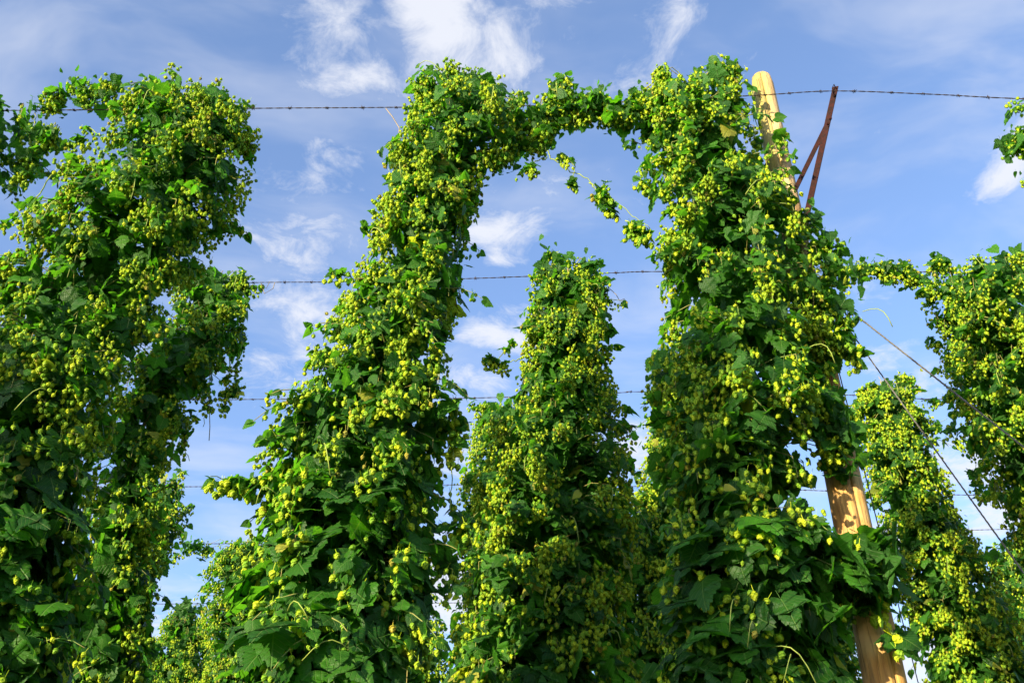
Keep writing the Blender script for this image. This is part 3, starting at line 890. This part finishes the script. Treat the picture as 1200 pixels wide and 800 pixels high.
# ------------------------------------------------------------------ barbed trellis wires
def build_wires():
    rg = random.Random(9)
    rows = {
        1: [(-700, 138), (-200, 131), (90, 129), (300, 127), (460, 126), (620, 124), (760, 118), (885, 112), (978, 107), (1090, 110.5), (1200, 116), (1500, 126), (1900, 134)],
        2: [(-500, 338), (150, 333), (310, 331), (400, 330), (560, 326), (712, 320), (775, 318), (1000, 318), (1200, 320), (1700, 326)],
        3: [(-400, 472), (280, 468), (560, 466), (725, 460), (755, 459), (1000, 463), (1120, 468), (1600, 472)],
        4: [(-300, 574), (230, 570), (600, 568), (900, 573), (1160, 580), (1500, 580)],
        5: [(-300, 640), (228, 637), (530, 637), (900, 632), (1170, 620), (1500, 620)],
        6: [(-300, 710), (179, 707), (530, 706), (900, 704), (1500, 700)],
    }
    labels = {1: 'nearest and highest barbed wire, passing over the wooden pole', 2: 'second barbed wire, at the height of the central plant top',
              3: 'third barbed wire, just above the shoulder of the central plant', 4: 'fourth barbed wire, level with the left-reaching cone twig',
              5: 'fifth barbed wire, thin and low between the far plants', 6: 'farthest barbed wire, lowest and thinnest in the view'}
    for k, pts in rows.items():
        Y = DROW[k]
        W = [at(x, y, Y) for (x, y) in pts]
        # smooth curve (Catmull-Rom)
        cur = []
        step = 0.02 if k < 3 else 0.035
        for i in range(len(W) - 1):
            p0, p1, p2, p3 = W[max(i - 1, 0)], W[i], W[i + 1], W[min(i + 2, len(W) - 1)]
            n = max(2, int((p2 - p1).length / step))
            for j in range(n):
                t = j / n
                cur.append(0.5 * ((2 * p1) + (p2 - p0) * t + (2 * p0 - 5 * p1 + 4 * p2 - p3) * t * t + (3 * p1 - p0 - 3 * p2 + p3) * t ** 3))
        cur.append(W[-1])
        # a pair of strands twisted together
        org = cur[len(cur) // 2].copy()
        root = empty('barbed_wire', org)
        tag(root, labels[k], 'barbed wire', 'barbed trellis wires')
        off = 0.0022 if k < 3 else 0.0026
        for s in (0, 1):
            mb = MB()
            pp = []
            for i, c in enumerate(cur):
                a = i * step / 0.11 * 2 * math.pi + s * math.pi
                pp.append(c + Vector((0, math.cos(a), math.sin(a))) * off - org + Vector((0, 0, 0.004 * noise.noise(Vector((i * .03, k, 0))))))
            mb.tube(pp, 0.0017 + .0002 * k, 4)
            mb.build('strand', M_WIRE, root)
        mb = MB()
        acc = 0.1
        for i in range(1, len(cur) - 1):
            acc += (cur[i] - cur[i - 1]).length
            if acc > 0.19:
                acc = rg.uniform(-.02, .02)
                c = cur[i] - org
                for q in range(2):
                    a = rg.uniform(0, math.pi)
                    d = Vector((rg.uniform(-.5, .5), math.cos(a), math.sin(a))).normalized() * 0.017
                    c2 = c + Vector((.006 * q, 0, 0))
                    mb.tube([c2 - d, c2 + d * .2, c2 + d], [.0008, .0026, .0008], 3, cap=False)
                ring = [c + Vector((-.008 + .016 * t / 6, .0085 * math.cos(t * 2), .0085 * math.sin(t * 2))) for t in range(7)]
                mb.tube(ring, 0.0022, 3, cap=False)
        tag(mb.build('barb', M_WIRE, root), kind='stuff')


# ------------------------------------------------------------------ pole, bracket, guy lines
def build_pole():
    Y = DROW[1] + 0.17
    bot = at(1037, 800, Y); top = at(892, 92, Y)
    x0 = (bot.x + top.x) / 2
    H = top.z
    rb = (at(1062, 800, Y) - at(1011, 800, Y)).length / 2 * .97
    rt = (at(905, 100, Y) - at(879, 100, Y)).length / 2 * .97
    zb = bot.z
    V = []; Fc = []
    ns = 40; nz = 90
    for j in range(nz + 1):
        z = H * j / nz
        r = rb + (rt - rb) * (z - zb) / (H - zb)
        cx = bot.x + (top.x - bot.x) * (z - zb) / (H - zb) - x0
        top_fade = 1 - max(0, (z - (H - .05)) / .05) * .14
        crack_a = R(-62) - R(46) * (z / H) ** 1.2 + .05 * noise.noise(Vector((0, 0, z * 2)))       # a drying crack that winds round the trunk
        for i in range(ns):
            a = 2 * math.pi * i / ns + crack_a      # vertex 0 sits in the crack
            rr = r * top_fade * (1 + .03 * noise.noise(Vector((math.cos(a) * 1.4, math.sin(a) * 1.4, z * .5))) + .012 * noise.noise(Vector((math.cos(a) * 5, math.sin(a) * 5, z * 1.2))))
            if i == 0: rr *= 0.72 + .05 * noise.noise(Vector((3, 0, z * 3)))
            if i in (1, ns - 1): rr *= 0.992
            V.append((cx + rr * math.cos(a), rr * math.sin(a), z + (0.012 * noise.noise(Vector((math.cos(a), math.sin(a), 9))) if j == nz else 0)))
    # pull the first neighbours close to the crack so it stays narrow
    for j in range(nz + 1):
        b = j * ns
        w = 0.32 + 0.25 * noise.noise(Vector((7, 0, j * .12)))
        for k, nb in ((1, 2), (ns - 1, ns - 2)):
            v0 = Vector(V[b]); v1 = Vector(V[b + k]);
            c = Vector((v0.x, v0.y, v1.z)); axc = Vector(((V[b][0] + V[b + ns // 2][0]) / 2, (V[b][1] + V[b + ns // 2][1]) / 2, v1.z))
            d0 = (c - axc).normalized(); d1 = (v1 - axc)
            dd = d0.lerp(d1.normalized(), max(.15, w)).normalized()
            V[b + k] = tuple(axc + dd * d1.length)
    for j in range(nz):
        for i in range(ns):
            i2 = (i + 1) % ns
            Fc.append((j * ns + i, j * ns + i2, (j + 1) * ns + i2, (j + 1) * ns + i))
    Fc.append(tuple(nz * ns + i for i in range(ns)))
    o = link_mesh('wooden_pole', V, Fc, M_WOOD, None, False)
    for pgn in o.data.polygons: pgn.use_smooth = True
    o.location = (x0, Y, 0)
    tag(o, 'stout weathered wooden pole with a long drying crack, leaning up behind the broad plant', 'pole')

    # red oxide steel bracket that holds the nearest wire out from the pole
    Y1 = DROW[1]
    tip = at(980, 104, Y1 + .02); base = at(940, 282, Y1 + .05)
    root = empty('steel_bracket', base)
    tag(root, 'dark red steel bracket jutting up from the wooden pole to hold the wire', 'bracket')
    mb = MB(); L = 0.034; th = .006
    mb.bar(base - base, tip - base, [(-L / 2, -L / 2), (L / 2, -L / 2), (L / 2, -L / 2 + th), (-L / 2 + th, -L / 2 + th), (-L / 2 + th, L / 2), (-L / 2, L / 2)], Vector((1, -.55, 0)))
    mb.build('angle_bar', M_RUST, root, smooth=False)
    mb = MB(); b0 = at(932, 222, Y1 + .10); b1 = at(971, 142, Y1 + .045)
    mb.bar(b0 - base, b1 - base, [(-.013, -.003), (.013, -.003), (.013, .003), (-.013, .003)], Vector((1, -.3, 0)))
    mb.build('brace_bar', M_RUST, root, smooth=False)
    mb = MB()
    lp = [at(x, y, Y1 - .005) - base for (x, y) in ((980, 104), (977, 99), (975.5, 103), (975.5, 110), (977.5, 113), (980, 112))]
    mb.tube(lp, .0038, 5); mb.build('wire_loop', M_RUST, root)
    for (x, y) in ((978.5, 112), (973, 140), (970, 146)):
        mb = MB()
        c = at(x, y, Y1 - .005) - base
        mb.tube([c, c + Vector((0, -.012, 0))], .008, 6)
        mb.build('bolt', M_RUST, root, smooth=False)

    # guy lines from the pole down to the ground on the right
    att = at(957, 333, Y - .06)
    def guy(px, py, d, r, label, start=att):
        B = at(px, py, d)
        dirv = (B - start)
        end = start + dirv * (start.z / -dirv.z) if dirv.z < 0 else B
        root = empty('guy_line', end)
        tag(root, label, 'guy line', 'guy lines of the wooden pole')
        n = 24
        pts = []
        for i in range(n + 1):
            t = i / n
            pts.append(start.lerp(end, t) - end + Vector((0, 0, -0.03 * math.sin(math.pi * t))))
        # laid wire rope: two strands wound together
        fine = []
        m_ = 420
        for s in (0, 1, 2):
            mb = MB(); q = []
            for i in range(m_ + 1):
                t = i / m_ * n
                k = min(int(t), n - 1)
                c = pts[k].lerp(pts[k + 1], t - k)
                a = i * .9 + s * 2.094
                q.append(c + Vector((math.cos(a) * .3, math.sin(a), math.cos(a))) * r * .5)
            mb.tube(q, r * .55, 4)
            mb.build('strand', M_CABLE, root)
        for q in (.0, .06, .12):
            mb = MB()
            c = start.lerp(end, .012 + q * .25) - end
            mb.tube([c + Vector((-.012, 0, .008)), c + Vector((.012, 0, -.008))], r * 2.0, 6)
            mb.build('clamp', M_RUST, root)
    guy(1200, 520, DROW[1] - .35, .0048, 'upper thick guy line running from the pole to the right edge')
    guy(1180, 640, DROW[1] + .1, .0048, 'lower guy line crossing in front of the bright yellow plant')
    guy(992, 470, DROW[1] + .6, .0042, 'short steep guy line close beside the wooden pole')


# loose ends of old string hanging on the wires
def loose_string():
    specs = [('frayed string end hanging beside the head of the crooked plant', 1, [(452, 127), (460, 137), (468, 150), (466, 168), (460, 180)]),
             ('tangle of old string on the second wire near the trailing strands', 2, [(322, 331), (320, 338), (310, 344), (306, 332), (312, 338), (316, 330)]),
             ('thin tendril hanging in the gap beside the plants on the left', 2, [(246, 436), (245, 470), (246, 500), (245, 516)]),
             ('thin bare tendril floating out right of the central plant top', 2, [(712, 336), (722, 345), (726, 352), (732, 350)])]
    for lab, k, pts in specs:
        P = [at(x, y, DROW[k] - .01) for x, y in pts]
        mb = MB(); mb.tube([v - P[0] for v in P], .0028, 4)
        o = mb.build('loose_string', M_TWINE)
        o.location = P[0]
        tag(o, lab, 'string')


build_ground()
build_pole()
build_wires()
plant_objects()
loose_string()
